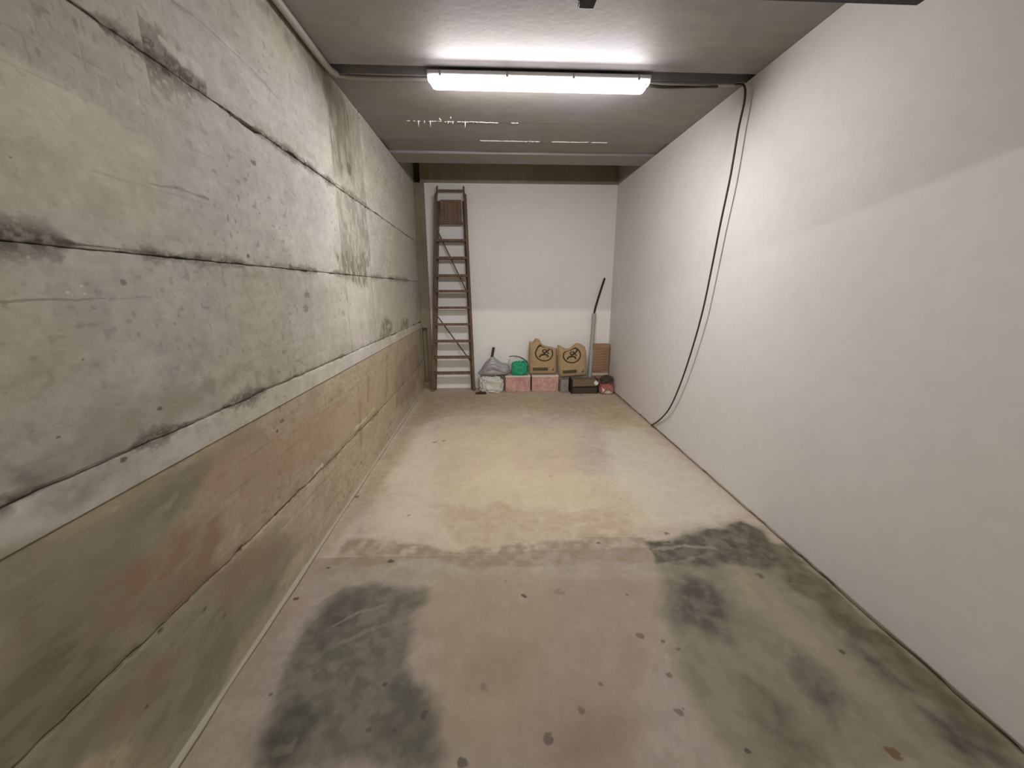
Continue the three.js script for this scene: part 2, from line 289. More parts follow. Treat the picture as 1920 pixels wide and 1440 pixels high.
  F.patch(P([645, 530], [690, 540], [692, 650], [650, 640]), [209, 202, 188], 0.42, 0.02, 0.03, 0.5, 117, 22, 4);
  F.patch(P([700, 520], [770, 530], [780, 600], [700, 620]), [175, 168, 150], 0.59, 0.06, 0.08, 0.7, 118, 12, 4);
  F.patch(P([715, 600], [735, 600], [730, 635], [712, 630]), [110, 107, 94], 0.59, 0.03, 0.04, 0.6, 119);
  F.patch(P([752, 600], [765, 595], [765, 615], [750, 615]), [118, 114, 101], 0.59, 0.03, 0.04, 0.6, 120);
  F.patch(P([740, 340], [775, 340], [780, 520], [760, 540], [735, 480]), [177, 171, 159], 0.51, 0.06, 0.08, 0.5, 121, 14, 3);
  F.patch(P([568, 520], [585, 520], [590, 640], [572, 625]), [159, 153, 137], 0.51, 0.03, 0.05, 0.7, 122, 14, 4);
  F.patch(P([460, 505], [500, 505], [500, 530], [465, 535]), [150, 144, 128], 0.51, 0.03, 0.05, 0.7, 123);
  // damp blotches over the pale ledge band
  F.patch(P([380, 700], [450, 690], [510, 688], [525, 705], [505, 735], [470, 760], [400, 780], [360, 770], [370, 720]), [148, 143, 127], 0.64, 0.02, 0.04, 0.7, 124, 10, 8);
  F.patch(P([405, 715], [470, 712], [480, 740], [430, 765], [390, 765]), [186, 181, 166], 0.51, 0.03, 0.05, 0.5, 125);
  F.patch(P([200, 780], [300, 740], [380, 735], [360, 790], [280, 830], [200, 850], [100, 880], [60, 870]), [152, 146, 128], 0.64, 0.05, 0.06, 0.6, 126, 7, 9);
  F.patch(P([0, 900], [70, 880], [150, 860], [240, 845], [260, 870], [150, 910], [0, 950]), [125, 119, 109], 0.64, 0.04, 0.05, 0.6, 127, 7, 9);
  F.patch(P([640, 340], [560, 290], [430, 215], [300, 130], [310, 110], [450, 205], [570, 275], [640, 325]), [168, 161, 148], 0.51, 0.03, 0.04, 0.7, 128, 8, 10);
  // broken edges of the joints
  const J = (fn) => (u) => fn(-u);
  F.crumble(J(jE), 0.7, -ZS0, 0.011, [92, 86, 76], 0.75, 601, 0.2); F.crumble(J(jE), 1.35, 1.6, 0.03, [92, 85, 75], 0.7, 602, 0.5); F.crumble(J(jE), -ZS0, -ZS1, 0.03, [120, 114, 100], 0.7, 603, 0.5); F.crumble(J(jE), -ZS1, 4.4, 0.012, [136, 130, 116], 0.5, 604, 0.2);
  F.crumble(J(jD), 0.7, 1.25, 0.018, [88, 81, 71], 0.75, 605, 0.5); F.crumble(J(jD), 1.2, -ZS1, 0.011, [104, 98, 86], 0.7, 606, 0.3); F.crumble(J(jD), -ZS1, 4.9, 0.014, [114, 108, 95], 0.6, 607, 0.3); F.crumble(J(jD), 1.6, 2.2, 0.05, [150, 143, 128], 0.45, 608, -0.8);
  F.crumble(J(jC), 0.7, 2.6, 0.014, [96, 90, 77], 0.75, 609, 0.5); F.crumble(J(jC), 2.4, 3.6, 0.009, [112, 106, 94], 0.6, 610, 0.3); F.crumble(J(jA), 0.7, 1.8, 0.006, [84, 76, 60], 0.7, 611, 0); F.crumble(J(jA), 1.7, 4, 0.010, [114, 98, 78], 0.5, 612, 0.4);
  F.line(P([300, 75], [340, 110], [372, 135]), 0.022, [217, 211, 199], 0.68, 270, 0.3, 0.012);
  F.line(P([590, 885], [605, 872]), 0.016, [209, 199, 177], 0.68, 271, 0, 0.01); F.line(P([665, 805], [685, 785], [703, 765]), 0.014, [209, 193, 168], 0.68, 272, 0.4, 0.01); F.line(P([300, 960], [318, 948], [330, 930]), 0.016, [159, 152, 128], 0.51, 273, 0, 0.01);
  for (const [x, y, r, d, c] of [[127, 458, 22, 0.9, 0], [372, 484, 14, 0.85, 0], [312, 132, 16, 0.9, 0], [432, 215, 9, 0.9, 0], [20, 295, 9, 0.6, 0], [154, 674, 13, 0.7, 0], [108, 820, 11, 0.7, 0], [298, 766, 9, 0.7, 0], [228, 862, 16, 0.85, 0], [452, 1027, 11, 0.9, 0], [301, 1184, 14, 0.9, 0], [185, 1350, 12, 0.6, 0], [273, 1325, 11, 0.6, 0], [384, 1142, 10, 0.5, 0], [420, 1155, 8, 0.5, 0], [332, 1218, 9, 0.5, 0], [528, 790, 8, 0.6, 0], [520, 808, 6, 0.8, 0], [575, 553, 11, 0.45, 0], [573, 577, 12, 0.45, 0], [230, 529, 12, 0.5, 0], [572, 310, 8, 0.6, 0], [465, 480, 6, 0.8, 0], [545, 500, 7, 0.7, 0], [655, 318, 10, 0.6, 0], [475, 305, 8, 0.6, 0], [125, 549, 6, 0.9, 1], [151, 536, 10, 0.8, 1], [158, 551, 7, 0.9, 1], [117, 515, 6, 0.5, 1]]) {
    const [u, v] = onLeft([x, y]), [u2] = onLeft([x + r * 0.5, y]); F.spot([u, v], Math.abs(u2 - u), Math.abs(u2 - u) * 0.75, c ? [232, 226, 212] : [78, 70, 58], d * 0.85, x % 89);
  }
  // lime along the foot
  F.line([[0.6, 0.012], [2.2, 0.014], [5.5, 0.014]], 0.02, [196, 186, 164], 0.8, 290, 0.2, 0.006);
  F.line([[0.6, 0.045], [2.4, 0.04]], 0.035, [168, 160, 138], 0.6, 291, 0.3, 0.02);
}
const leftMat = painted(leftPaint, 0.86, reliefRough, 0.0013);
const wallLeft = structure(mesh('wall_left', box(XL - 0.25, XL - 0.016, -0.2, CEIL, BACK - 0.25, FRONT + 0.25), mat(0x7d776a)), 'old cast concrete side wall with cracked horizontal joints and a brown damp lower band');
function concretePanel(z0, z1, lo, hi, s, proud = 0) {
  const L = z0 - z1, nu = Math.max(8, Math.round(L / 0.014)), edge = [0, 0.004, 0.009, 0.016, 0.028, 0.05], H = hi(z0) - lo(z0);
  const ts = [...edge.filter((e) => e < H * 0.45).map((e) => e / H), ...[0.3, 0.4, 0.5, 0.6, 0.7].filter((t) => t * H > 0.06 && (1 - t) * H > 0.06), ...edge.filter((e) => e < H * 0.45).reverse().map((e) => 1 - e / H)];
  return sheet(nu, ts.length - 1, (i, j, back) => {
    const z = z0 - L * i / nu, a = lo(z), b = hi(z), t = ts[j];
    const chip = (q) => 0.0008 + 0.003 * smooth(0.5, 0.85, fbm(z * 13, q, 3, s)) + 0.008 * smooth(0.72, 0.8, noise(z * 5.5, q, s + 4));
    const shut = 0.0003, la = a <= 0.001 ? a : a + (lo === jB ? shut : chip(1.5)), lb = b >= CEIL - 0.001 ? b : b - (hi === jB ? shut : chip(7.5)), y = la + (lb - la) * t;
    const dv = Math.min(a <= 0.001 || lo === jB ? 9 : y - la, b >= CEIL - 0.001 || hi === jB ? 9 : lb - y), du = Math.min(z0 > FRONT - 0.2 ? 9 : z0 - z, z1 < BACK + 0.1 ? 9 : z - z1);
    const d = Math.min(dv, du), spall = 0.007 * (1 - smooth(0, 0.03, d)) * smooth(0.42, 0.75, fbm(z * 17, y * 23, 4, s + 11)) + 0.0012 * (1 - smooth(0, 0.008, d));
    const x = XL + proud - spall + 0.0022 * (fbm(z * 3, y * 4, 3, s + 20) - 0.5);
    const zz = z - (i === 0 && z0 < FRONT ? 0.003 : 0) + (i === nu && z1 > BACK + 0.1 ? 0.003 : 0);
    return [back ? XL - 0.02 : x, y, zz];
  }, (p) => [-p[2], p[1]]);
}
{
  const zero = () => 0, top = () => CEIL, zf = FRONT, zb = BACK;
  const rows = [[zero, jA, 0.001, 0], [jA, jB, 0, 0], [jB, jC, 0.004, 0], [jC, jD, 0.002, 1], [jD, jE, 0, 1], [jE, top, 0.003, 1]];
  let s = 400;
  for (const [lo, hi, proud, split] of rows) for (const [z0, z1, dp] of split ? [[zf, ZS0, 0], [ZS0, ZS1, -0.003], [ZS1, zb, 0.001]] : [[zf, zb, 0]]) mesh('concrete_panel', concretePanel(z0, z1, lo, hi, s++, proud + dp), leftMat, wallLeft);
}
// mortar fillet at the foot of the left wall
const fillet = sheet(220, 4, (i, j, back) => {
  const z = FRONT + (BACK + 0.1 - FRONT) * i / 220, a = j / 4 * Math.PI / 2, r = 0.005 + 0.016 * fbm(z * 6, 2, 4, 77);
  return back ? [XL - 0.004, -0.004, z] : [XL + r * Math.cos(a) * (1 - 0.5 * Math.sin(a)), r * 1.3 * Math.sin(a), z];
}, (p) => [-p[2], p[1]], true);
structure(mesh('baseboard_left', fillet, mat(0xada692, 0.9, { bumpMap: reliefRough, bumpScale: 0.003 })), 'pale lime mortar fillet along the foot of the concrete wall', 'baseboard');

// ---------------------------------------------------------------- right wall and back wall: white plaster
const plasterPaint = new Surface(1024, 512, 0, 0, 6, 3, (u, v) => {
  const k = (fbm(u * 1.5, v * 1.5, 4, 51) - 0.5) * 9 + (fbm(u * 20, v * 20, 4, 52) - 0.5) * 7; return [224 + k, 219 + k, 215 + k];
});
const plaster = painted(plasterPaint, 0.9, reliefPlaster, 0.0006);
const endPaint = new Surface(512, 512, -1, 0, 3, 3, (u, v) => { const k = (fbm(u * 1.5, v * 1.5, 4, 53) - 0.5) * 7 + (fbm(u * 20, v * 20, 4, 54) - 0.5) * 6; return [240 + k, 236 + k, 231 + k]; });  // lighter than the side plaster: extra light on the end wall put into colour
const endPlaster = painted(endPaint, 0.9, reliefPlaster, 0.0006);
const gap = (z) => 0.006 + 0.005 * smooth(0.3, 0.75, fbm(z * 9, 3, 4, 71)) + 0.009 * smooth(0.4, 0.8, noise(z * 14, 5, 72));
const rightFace = sheet(420, 5, (i, j, back) => {
  const z = FRONT + (BACK - 0.02 - FRONT) * i / 420, ys = [gap(z), 0.03, 0.08, 0.6, 1.6, CEIL];
  return [back ? XR + 0.08 : XR + 0.002 * (fbm(z * 2, ys[j] * 2, 3, 55) - 0.5) + (j === 0 ? 0.002 : 0), ys[j], z];
}, (p) => [-p[2], p[1]], true);
structure(mesh('wall_right', merge([rightFace, box(XR + 0.075, XR + 0.25, -0.2, CEIL, BACK - 0.25, FRONT + 0.25)]), plaster), 'white plastered side wall with a hanging cable');
structure(mesh('wall_back', box(-0.835, XR + 0.2, -0.2, CEIL, BACK - 0.2, BACK), endPlaster), 'white plastered end wall behind the ladder and sacks');

const concretePaint = new Surface(768, 768, -1.2, -0.5, 3.2, 3.2, (u, v) => {
  const k = (fbm(u * 1.4, v * 2.6, 4, 61) - 0.5) * 26 + (fbm(u * 15, v * 15, 4, 62) - 0.5) * 20; return [150 + k, 144 + k, 136 + k];
});
const ceilPaint = new Surface(1024, 1400, -1.1, -0.6, 2.9, 5.4, (u, v) => {
  const k = (fbm(u * 1.1, v * 2.4, 4, 63) - 0.5) * 20 + (fbm(u * 12, v * 22, 4, 64) - 0.5) * 16, o = smooth(0.45, 0.62, fbm(u * 1.5, v * 3, 3, 66));
  return [147 + k, 141 + k, 141 + k - 9 * o];
});
const concrete = painted(concretePaint, 0.88, reliefRough, 0.002), ceilMat = painted(ceilPaint, 0.66, reliefPlaster, 0.0006);
// unpainted concrete over the white wall, with a dark opening beside the corner post
structure(mesh('trim_1', merge([box(-0.885, XR + 0.2, CEIL, 3.1, BACK - 0.2, BACK), box(XL - 0.1, XL - 0.03, CEIL, 3.1, BACK - 0.2, BACK), box(XL - 0.1, -0.88, 2.9, 3.1, BACK - 0.2, BACK), box(XL - 0.1, -0.88, CEIL, 2.9, BACK - 0.2, BACK - 0.16)]), mat(0xffffff, 0.9, { map: concretePaint.texture(), bumpMap: reliefRough, bumpScale: 0.002, color: 0xf2ecd2 })), 'olive grey concrete beam above the white end wall', 'beam');
structure(mesh('trim_2', merge([box(XL - 0.2, XL, CEIL, 3.1, BACK - 0.2, -4.55), box(XR, XR + 0.2, CEIL, 3.1, BACK - 0.2, -4.55)]), mat(0xffffff, 0.9, { map: concretePaint.texture(), bumpMap: reliefRough, bumpScale: 0.002 })), 'bare concrete sides of the recess at the end of the ceiling', 'trim');
// corner post between the concrete wall and the white wall, with a slot in its lower half
const post = [box(-0.885, -0.835, 0, CEIL, BACK - 0.2, BACK + 0.012), box(XL - 0.02, -0.885, 0.842, CEIL, BACK - 0.2, BACK + 0.006), box(XL - 0.02, -0.885, 0, 0.09, BACK - 0.2, BACK + 0.004), box(XL - 0.02, -0.885, 0.09, 0.842, BACK - 0.2, BACK - 0.07), box(XL - 0.02, XL + 0.012, 0.09, 0.842, BACK - 0.2, BACK + 0.004)];
structure(mesh('trim_3', merge(post), mat(0xe9e0c8, 0.9, { map: concretePaint.texture(), bumpMap: reliefRough, bumpScale: 0.002 })), 'narrow streaked concrete post with a dark slot in the corner behind the ladder', 'post');

// ---------------------------------------------------------------- ceiling slabs
const ceiling = structure(mesh('ceiling', box(XL - 0.25, XR + 0.25, 3.1, 3.2, BACK - 0.25, FRONT + 0.25), ceilMat), 'dark grey concrete ceiling of several slabs', 'ceiling');
for (const [z0, z1, y] of [[FRONT + 0.25, -2.7, CEIL], [-2.8, -3.502, CEIL], [-3.506, -3.915, CEIL + 0.001], [-3.915, -4.284, CEIL + 0.024], [-4.284, -4.6, CEIL + 0.002]])
  mesh('ceiling_slab', box(XL - 0.25, XR + 0.25, y, 3.1, z1, z0), ceilMat, ceiling);
{
  // lime that has seeped through the slab joints: small drips and crusts
  const g = [], drip = (x, z, r, l) => g.push(new THREE.ConeGeometry(r, l, 7).rotateX(Math.PI).translate(x, CEIL - l / 2 + 0.001, z));
  const crust = (x, z, w, d) => { const s = new THREE.SphereGeometry(1, 8, 6); s.scale(w, 0.004, d); s.translate(x, CEIL, z); g.push(s); };
  for (const px of [785, 796, 807, 840, 849, 872]) { const p = hit(px, 228, 'y', CEIL); drip(p.x, -3.5, 0.0065, px === 785 || px === 872 || px === 807 ? 0.045 : 0.02); }
  for (const [px, py] of [[824, 222], [845, 220], [826, 224]]) { const p = hit(px, py, 'y', CEIL); drip(p.x, p.z, 0.008, 0.012); }
  for (let k = 0; k < 46; k++) { const p = hit(765 + 240 * rnd() * (0.55 + 0.45 * rnd()), 229, 'y', CEIL); crust(p.x, -3.503 + (rnd() - 0.5) * 0.012, 0.006 + rnd() * 0.014, 0.003 + rnd() * 0.004); }
  for (let k = 0; k < 60; k++) { const p = hit(900 + 245 * rnd(), 265, 'y', CEIL); crust(p.x, -3.912 + (rnd() - 0.5) * 0.006, 0.012 + rnd() * 0.02, 0.003 + rnd() * 0.004); }
  const m = mesh('lime_deposit', merge(g), mat(0xe9e4da, 0.6), ceiling); m.userData = { kind: 'stuff', label: 'white lime drips along the ceiling joints' };
}

// ---------------------------------------------------------------- the front of the garage and the lane outside, behind the camera
const dull = painted(concretePaint, 0.9, reliefRough, 0.002);
structure(mesh('wall_front', merge([box(XL - 0.25, XR + 0.25, 2.152, 3.1, FRONT, FRONT + 0.2), box(XL - 0.25, -0.85, -0.2, 2.152, FRONT, FRONT + 0.2), box(1.49, XR + 0.25, -0.2, 2.152, FRONT, FRONT + 0.2)]), dull), 'concrete front wall and lintel around the garage opening');
structure(mesh('pavement', box(-4, 4.6, -0.2, -0.002, FRONT + 0.2, 7.2), dull), 'concrete lane outside the garage', 'lane');
structure(mesh('wall_lane', merge([box(-4, 4.6, -0.2, 2.9, 7, 7.2), box(-4.2, -4, -0.2, 2.9, FRONT, 7.2), box(4.6, 4.8, -0.2, 2.9, FRONT, 7.2), box(-4, XL - 0.25, -0.2, 2.9, FRONT, FRONT + 0.2), box(XR + 0.25, 4.6, -0.2, 2.9, FRONT, FRONT + 0.2)]), dull), 'concrete walls of the lane outside the garage');
structure(mesh('ceiling_lane', box(-4.2, 4.8, 2.72, 2.9, FRONT + 0.2, 7.2), dull), 'concrete ceiling of the lane outside', 'ceiling');
function area(w, h, color, intensity, at, towards) {
  const l = new THREE.RectAreaLight(color, intensity, w, h); l.position.set(...at); scene.add(l); l.lookAt(at[0] + towards[0], at[1] + towards[1], at[2] + towards[2]); return l;
}
{
  const t = thing('corridor_lamp', 'bare fluorescent batten on the ceiling of the lane outside', 'lamp', [0.3, 2.6, 3.26]);
  mesh('housing', new RoundedBoxGeometry(2.5, 0.06, 0.07, 2, 0.008).translate(0, 0.09, 0), mat(0xdedede, 0.5), t);
  for (const x of [-1.23, 1.23]) mesh('bracket', new THREE.BoxGeometry(0.02, 0.09, 0.03).translate(x, 0.03, 0), mat(0xcccccc, 0.5), t);
  mesh('tube', new THREE.CylinderGeometry(0.016, 0.016, 2.44, 16).rotateZ(Math.PI / 2), mat(0x000000, 0.5, { emissive: LANE.color, emissiveIntensity: LANE.glow }), t);
  area(2.4, 0.032, LANE.color, LANE.face, [0.3, 2.6, 3.26 - 0.02], [0, 0, -1]);
  area(2.4, 0.032, LANE.color, LANE.down, [0.3, 2.6 - 0.02, 3.26], [0, -1, 0]);
}

// ---------------------------------------------------------------- raised garage door above the camera
{
  const t = thing('garage_door', 'dark raised overhead garage door hanging under the ceiling', 'garage door', [0.32, 2.32, 0]);
  const dark = mat(0x17120f, 0.6), steel = mat(0x2a2624, 0.5, { metalness: 0.6 });
  mesh('door_panel', box(-1.12, 1.12, 0.016, 0.034, -1.53, 0.46), dark, t);
  mesh('frame', merge([bar([-1.13, 0.02, -1.535], [1.13, 0.02, -1.535], 0.04, 0.03), bar([-1.13, 0.02, 0.46], [1.13, 0.02, 0.46], 0.04, 0.03), bar([-1.13, 0.02, -1.55], [-1.13, 0.02, 0.47], 0.03, 0.04), bar([1.13, 0.02, -1.55], [1.13, 0.02, 0.47], 0.03, 0.04)]), dark, t);
  for (const x of [-0.75, -0.375, 0, 0.375, 0.75]) mesh('rib', box(x - 0.012, x + 0.012, 0.002, 0.016, -1.52, 0.45), dark, t);
  const latch = mesh('latch', rbox(0.052, 0.042, 0.05, 0.006).translate(0.0, -0.014, -1.535), mat(0x1d1b1d, 0.45), t); latch.userData.label = 'small dark lock box on the door edge';
  mesh('latch_bolt', rbox(0.006, 0.034, 0.03, 0.002).translate(-0.031, -0.018, -1.535), mat(0xb8b8b4, 0.35, { metalness: 0.8 }), latch);
  for (const x of [-1.1, 1.1]) mesh('hanger', box(x - 0.01, x + 0.01, 0.03, CEIL - 2.32, -0.02, 0.02), steel, t);
}

// ---------------------------------------------------------------- the tube luminaire
{
  const X0 = -0.372, X1 = 0.968, ZC = -2.748, C = (X0 + X1) / 2, L = X1 - X0;
  const t = thing('fluorescent_lamp', 'glowing long fluorescent ceiling lamp with clear diffuser and side clips', 'lamp', [C, 2.53, ZC]);
  // sections along x: [distance from the end, half width, bottom]
  const loft = (list, y1, widthTop) => {
    const pos = [], idx = [], n = 14;
    for (const [x, hw, y0] of list) for (let k = 0; k < n; k++) { const a = Math.PI * k / (n - 1), ca = Math.cos(a), sa = Math.max(0, Math.sin(a)); pos.push(x, y1 - (y1 - y0) * Math.pow(sa, 0.45), Math.sign(ca) * Math.pow(Math.abs(ca), 0.45) * hw * (1 - (1 - widthTop) * sa)); }
    for (let i = 0; i + 1 < list.length; i++) for (let k = 0; k < n; k++) { const q = (k + 1) % n, a = i * n + k, b = i * n + q, c = a + n, d = b + n; idx.push(a, c, b, b, c, d); }
    for (const i of [0, list.length - 1]) { const c = pos.length / 3; pos.push(list[i][0], (y1 + list[i][2]) / 2, 0); for (let k = 0; k < n; k++) i ? idx.push(c, i * n + k, i * n + (k + 1) % n) : idx.push(c, (k + 1) % n, k); }
    const g = new THREE.BufferGeometry(); g.setAttribute('position', new THREE.Float32BufferAttribute(pos, 3)); g.setIndex(idx);
    g.setAttribute('uv', new THREE.Float32BufferAttribute(new Float32Array(pos.length / 3 * 2), 2)); g.computeVertexNormals(); return g;
  };
  const h = L / 2;
  mesh('diffuser', loft([[-h + 0.004, 0.030, 0.052], [-h + 0.012, 0.042, 0.046], [-h + 0.03, 0.045, 0.018], [-h + 0.045, 0.046, 0.012], [h - 0.045, 0.046, 0.012], [h - 0.03, 0.045, 0.018], [h - 0.012, 0.042, 0.046], [h - 0.004, 0.030, 0.052]], 0.066, 0.78), mat(0xf4f4f4, 0.4, { emissive: LAMP.color, emissiveIntensity: LAMP.glow }), t);
  mesh('housing', new RoundedBoxGeometry(L - 0.004, 0.026, 0.1, 3, 0.01).translate(0, 0.079, 0), mat(0xd8d8d6, 0.5), t);
  const clip = new RoundedBoxGeometry(0.014, 0.03, 0.007, 2, 0.002);
  for (const f of [-0.44, -0.147, 0.147, 0.44]) for (const s of [-1, 1]) { const m = mesh('clip', clip, mat(0xa9a9ac, 0.4), t); m.position.set(f * L, 0.072, s * 0.053); }
  for (const f of [-1, 1]) { const m = mesh('end_slot', rbox(0.004, 0.016, 0.01, 0.0015), mat(0x77797d, 0.5), t); m.position.set(f * (h - 0.034), 0.036, 0.047); }
  for (const f of [-0.32, 0.32]) mesh('bracket', box(f - 0.02, f + 0.02, 0.09, CEIL - 2.53, -0.06, 0.03), mat(0x9a9a98, 0.4, { metalness: 0.7 }), t);
  const w = L - 0.11, y = 2.53;
  area(w, 0.07, LAMP.color, LAMP.down, [C, y + 0.008, ZC], [0, -1, 0]);
  area(w, 0.036, LAMP.color, LAMP.side, [C, y + 0.034, ZC + 0.054], [0, -0.95, 1]);
  area(w, 0.036, LAMP.color, LAMP.side, [C, y + 0.034, ZC - 0.054], [0, -0.95, -1]);
}

// ---------------------------------------------------------------- pipes and cables
{
  const pale = mat(0xa9a49c, 0.55), tag = (o, label, category) => { o.userData = { label, category }; return o; };
  const p = thing('ceiling_pipe', 'pale round pipe running along the top of the concrete wall', 'pipe', [-0.93, 2.613, 0]);
  mesh('pipe', cappedTube([[0, 0, 0.45], [0, 0, -1], [0, 0, -2.2], [0, 0, -2.66], [0.004, 0, -2.72], [0.02, 0, -2.765]], 0.0185, 120, 12), pale, p);
  for (const z of [-0.6, -1.9]) mesh('pipe_clip', box(-0.022, 0.022, -0.004, 0.021, z - 0.01, z + 0.01), pale, p);
  tag(mesh('electrical_conduit', cappedTube([[-0.905, 2.615, -2.79], [-0.86, 2.62, -2.815], [0, 2.622, -2.82], [0.8, 2.622, -2.818], [1.53, 2.62, -2.80]], 0.0105, 90, 10), pale), 'thin grey conduit along the ceiling joint behind the lamp', 'conduit');
  tag(mesh('lamp_cable', merge([cappedTube([[0.966, 2.590, -2.752], [1.06, 2.588, -2.762], [1.2, 2.598, -2.785], [1.42, 2.603, -2.800]], 0.005, 40, 8), cappedTube([[0.966, 2.578, -2.745], [1.06, 2.574, -2.752], [1.2, 2.588, -2.775], [1.42, 2.603, -2.790]], 0.005, 40, 8)]), mat(0x4c463f, 0.6)), 'short sagging twin cable from the lamp end to the conduit', 'cable');
  tag(mesh('hanging_cable', cappedTube([[1.535, 2.618, -2.785], [1.557, 2.59, -2.735], [1.563, 2.525, -2.718], [1.557, 2.358, -2.736], [1.556, 2.089, -2.761], [1.556, 1.804, -2.814], [1.557, 1.527, -2.86], [1.558, 1.226, -2.917], [1.562, 0.955, -3.006], [1.566, 0.598, -3.158], [1.573, 0.34, -3.32], [1.582, 0.193, -3.475], [1.592, 0.09, -3.62], [1.598, 0.015, -3.745]], 0.0065, 160, 10), mat(0x3a322c, 0.6)), 'long dark cable hanging down the white wall to the floor', 'cable');
}

// ---------------------------------------------------------------- wooden ladder
{
  const woodPaint = new Surface(256, 512, 0, 0, 0.3, 1.2, (u, v) => { const k = (fbm(u * 90, v * 5, 4, 81) - 0.5) * 52 + (fbm(u * 14, v * 3, 3, 82) - 0.5) * 30; return [108 + k, 86 + k * 0.9, 68 + k * 0.8]; });
  const wood = new THREE.MeshStandardMaterial({ map: woodPaint.texture(), roughness: 0.75 });
  const iron = mat(0x5a5048, 0.55, { metalness: 0.3 });
  const t = thing('wooden_ladder', 'tall brown wooden stepladder folded and leaning upright against the white end wall', 'ladder', [-0.54, 0, -5.27]);
  const zf = (y) => -0.075 * y / 2.5, xl = (y) => -0.288 + (0.145) * y / 2.5, xr = (y) => 0.272 - (0.058) * y / 2.5;
  // front stiles
  for (const [f, s] of [[xl, 1], [xr, -1]]) {
    mesh('stile', metreUV(bar([f(0), 0, 0], [f(2.49), 2.49, zf(2.49)], 0.032, 0.062)), wood, t);
    mesh('foot', bar([f(0) - s * 0.001, 0.001, 0.001], [f(0.06), 0.06, zf(0.06)], 0.036, 0.066), wood, t);
    mesh('knob', metreUV(cappedTube([[f(2.46) + s * 0.012, 2.46, zf(2.46)], [f(2.58) + s * 0.014, 2.575, zf(2.58)]], 0.011, 8, 8)), wood, t);
    mesh('rear_leg', metreUV(bar([f(0.02) + s * 0.03, 0.002, -0.055], [f(2.42) + s * 0.03, 2.42, zf(2.42) - 0.047], 0.022, 0.03)), wood, t);
  }
  const tread = (y) => { const a = xl(y) + 0.012, b = xr(y) - 0.012, g = rbox(b - a, 0.03, 0.085, 0.004); g.rotateX(-0.05); return g.translate((a + b) / 2, y, zf(y) + 0.004); };
  for (const y of [0.25, 0.465, 0.68, 0.90, 1.115, 1.325, 1.52, 1.735, 1.945]) mesh('tread', tread(y), wood, t);
  mesh('top_bar', metreUV(bar([xl(2.53) + 0.012, 2.53, zf(2.53)], [xr(2.53) - 0.012, 2.53, zf(2.53)], 0.026, 0.018)), wood, t);
  const pl = mesh('platform', rbox(0.262, 0.265, 0.02, 0.003).translate((xl(2.3) + xr(2.3)) / 2 + 0.002, 2.29, zf(2.3) + 0.006), wood, t);
  mesh('platform_edge', rbox(0.30, 0.024, 0.05, 0.004).translate((xl(2.16) + xr(2.16)) / 2, 2.155, zf(2.16) + 0.004), wood, pl);
  for (const [xa, ya, xb, yb] of [[xl(2.06) + 0.02, 2.075, xr(1.26) - 0.015, 1.265], [xl(1.02) + 0.02, 1.03, xr(0.37) - 0.015, 0.375]])
    mesh('brace', metreUV(bar([xa, ya, zf(ya) - 0.036], [xb, yb, zf(yb) - 0.036], 0.016, 0.008)), iron, t);
}

// ---------------------------------------------------------------- things stacked along the end wall
// crumpled plastic: a closed lump with folds, flat where it rests
function lump(w, h, d, { amp = 0.12, freq = 3, s = 1, box: sq = 0.6, shape, detail = 40 } = {}) {
  const g = mergeVertices(new THREE.SphereGeometry(1, detail * 2, detail)), p = g.attributes.position, uv = g.attributes.uv;
  for (let i = 0; i < p.count; i++) {
    let x = p.getX(i), y = p.getY(i), z = p.getZ(i);
    const q = (c) => Math.sign(c) * Math.pow(Math.abs(c), sq);
    const n = 1 - amp * 1.2 + amp * 2 * (1 - Math.abs(noise3(x * freq + 9, y * freq + 5, z * freq + 3, s) * 2 - 1)) * 0.9 + amp * 0.7 * (noise3(x * freq * 2.7, y * freq * 2.7 + 4, z * freq * 2.7, s + 3) - 0.5);
    x = q(x) * n; y = q(y) * n; z = q(z) * n;
    let P = [x * w / 2, Math.max(0, (y + 0.9) / 1.9) * h, z * d / 2];
    if (shape) P = shape(P, x, y, z);
    p.setXYZ(i, P[0], Math.max(0, P[1]), P[2]); if (uv) uv.setXY(i, P[0] / w + 0.5, P[1] / h);
  }
  g.computeBoundingBox(); const { min, max } = g.boundingBox;                 // exactly w x h x d
  g.translate(-(min.x + max.x) / 2, -min.y, -(min.z + max.z) / 2).scale(w / (max.x - min.x), h / (max.y - min.y), d / (max.z - min.z));
  g.computeVertexNormals(); return g;
}
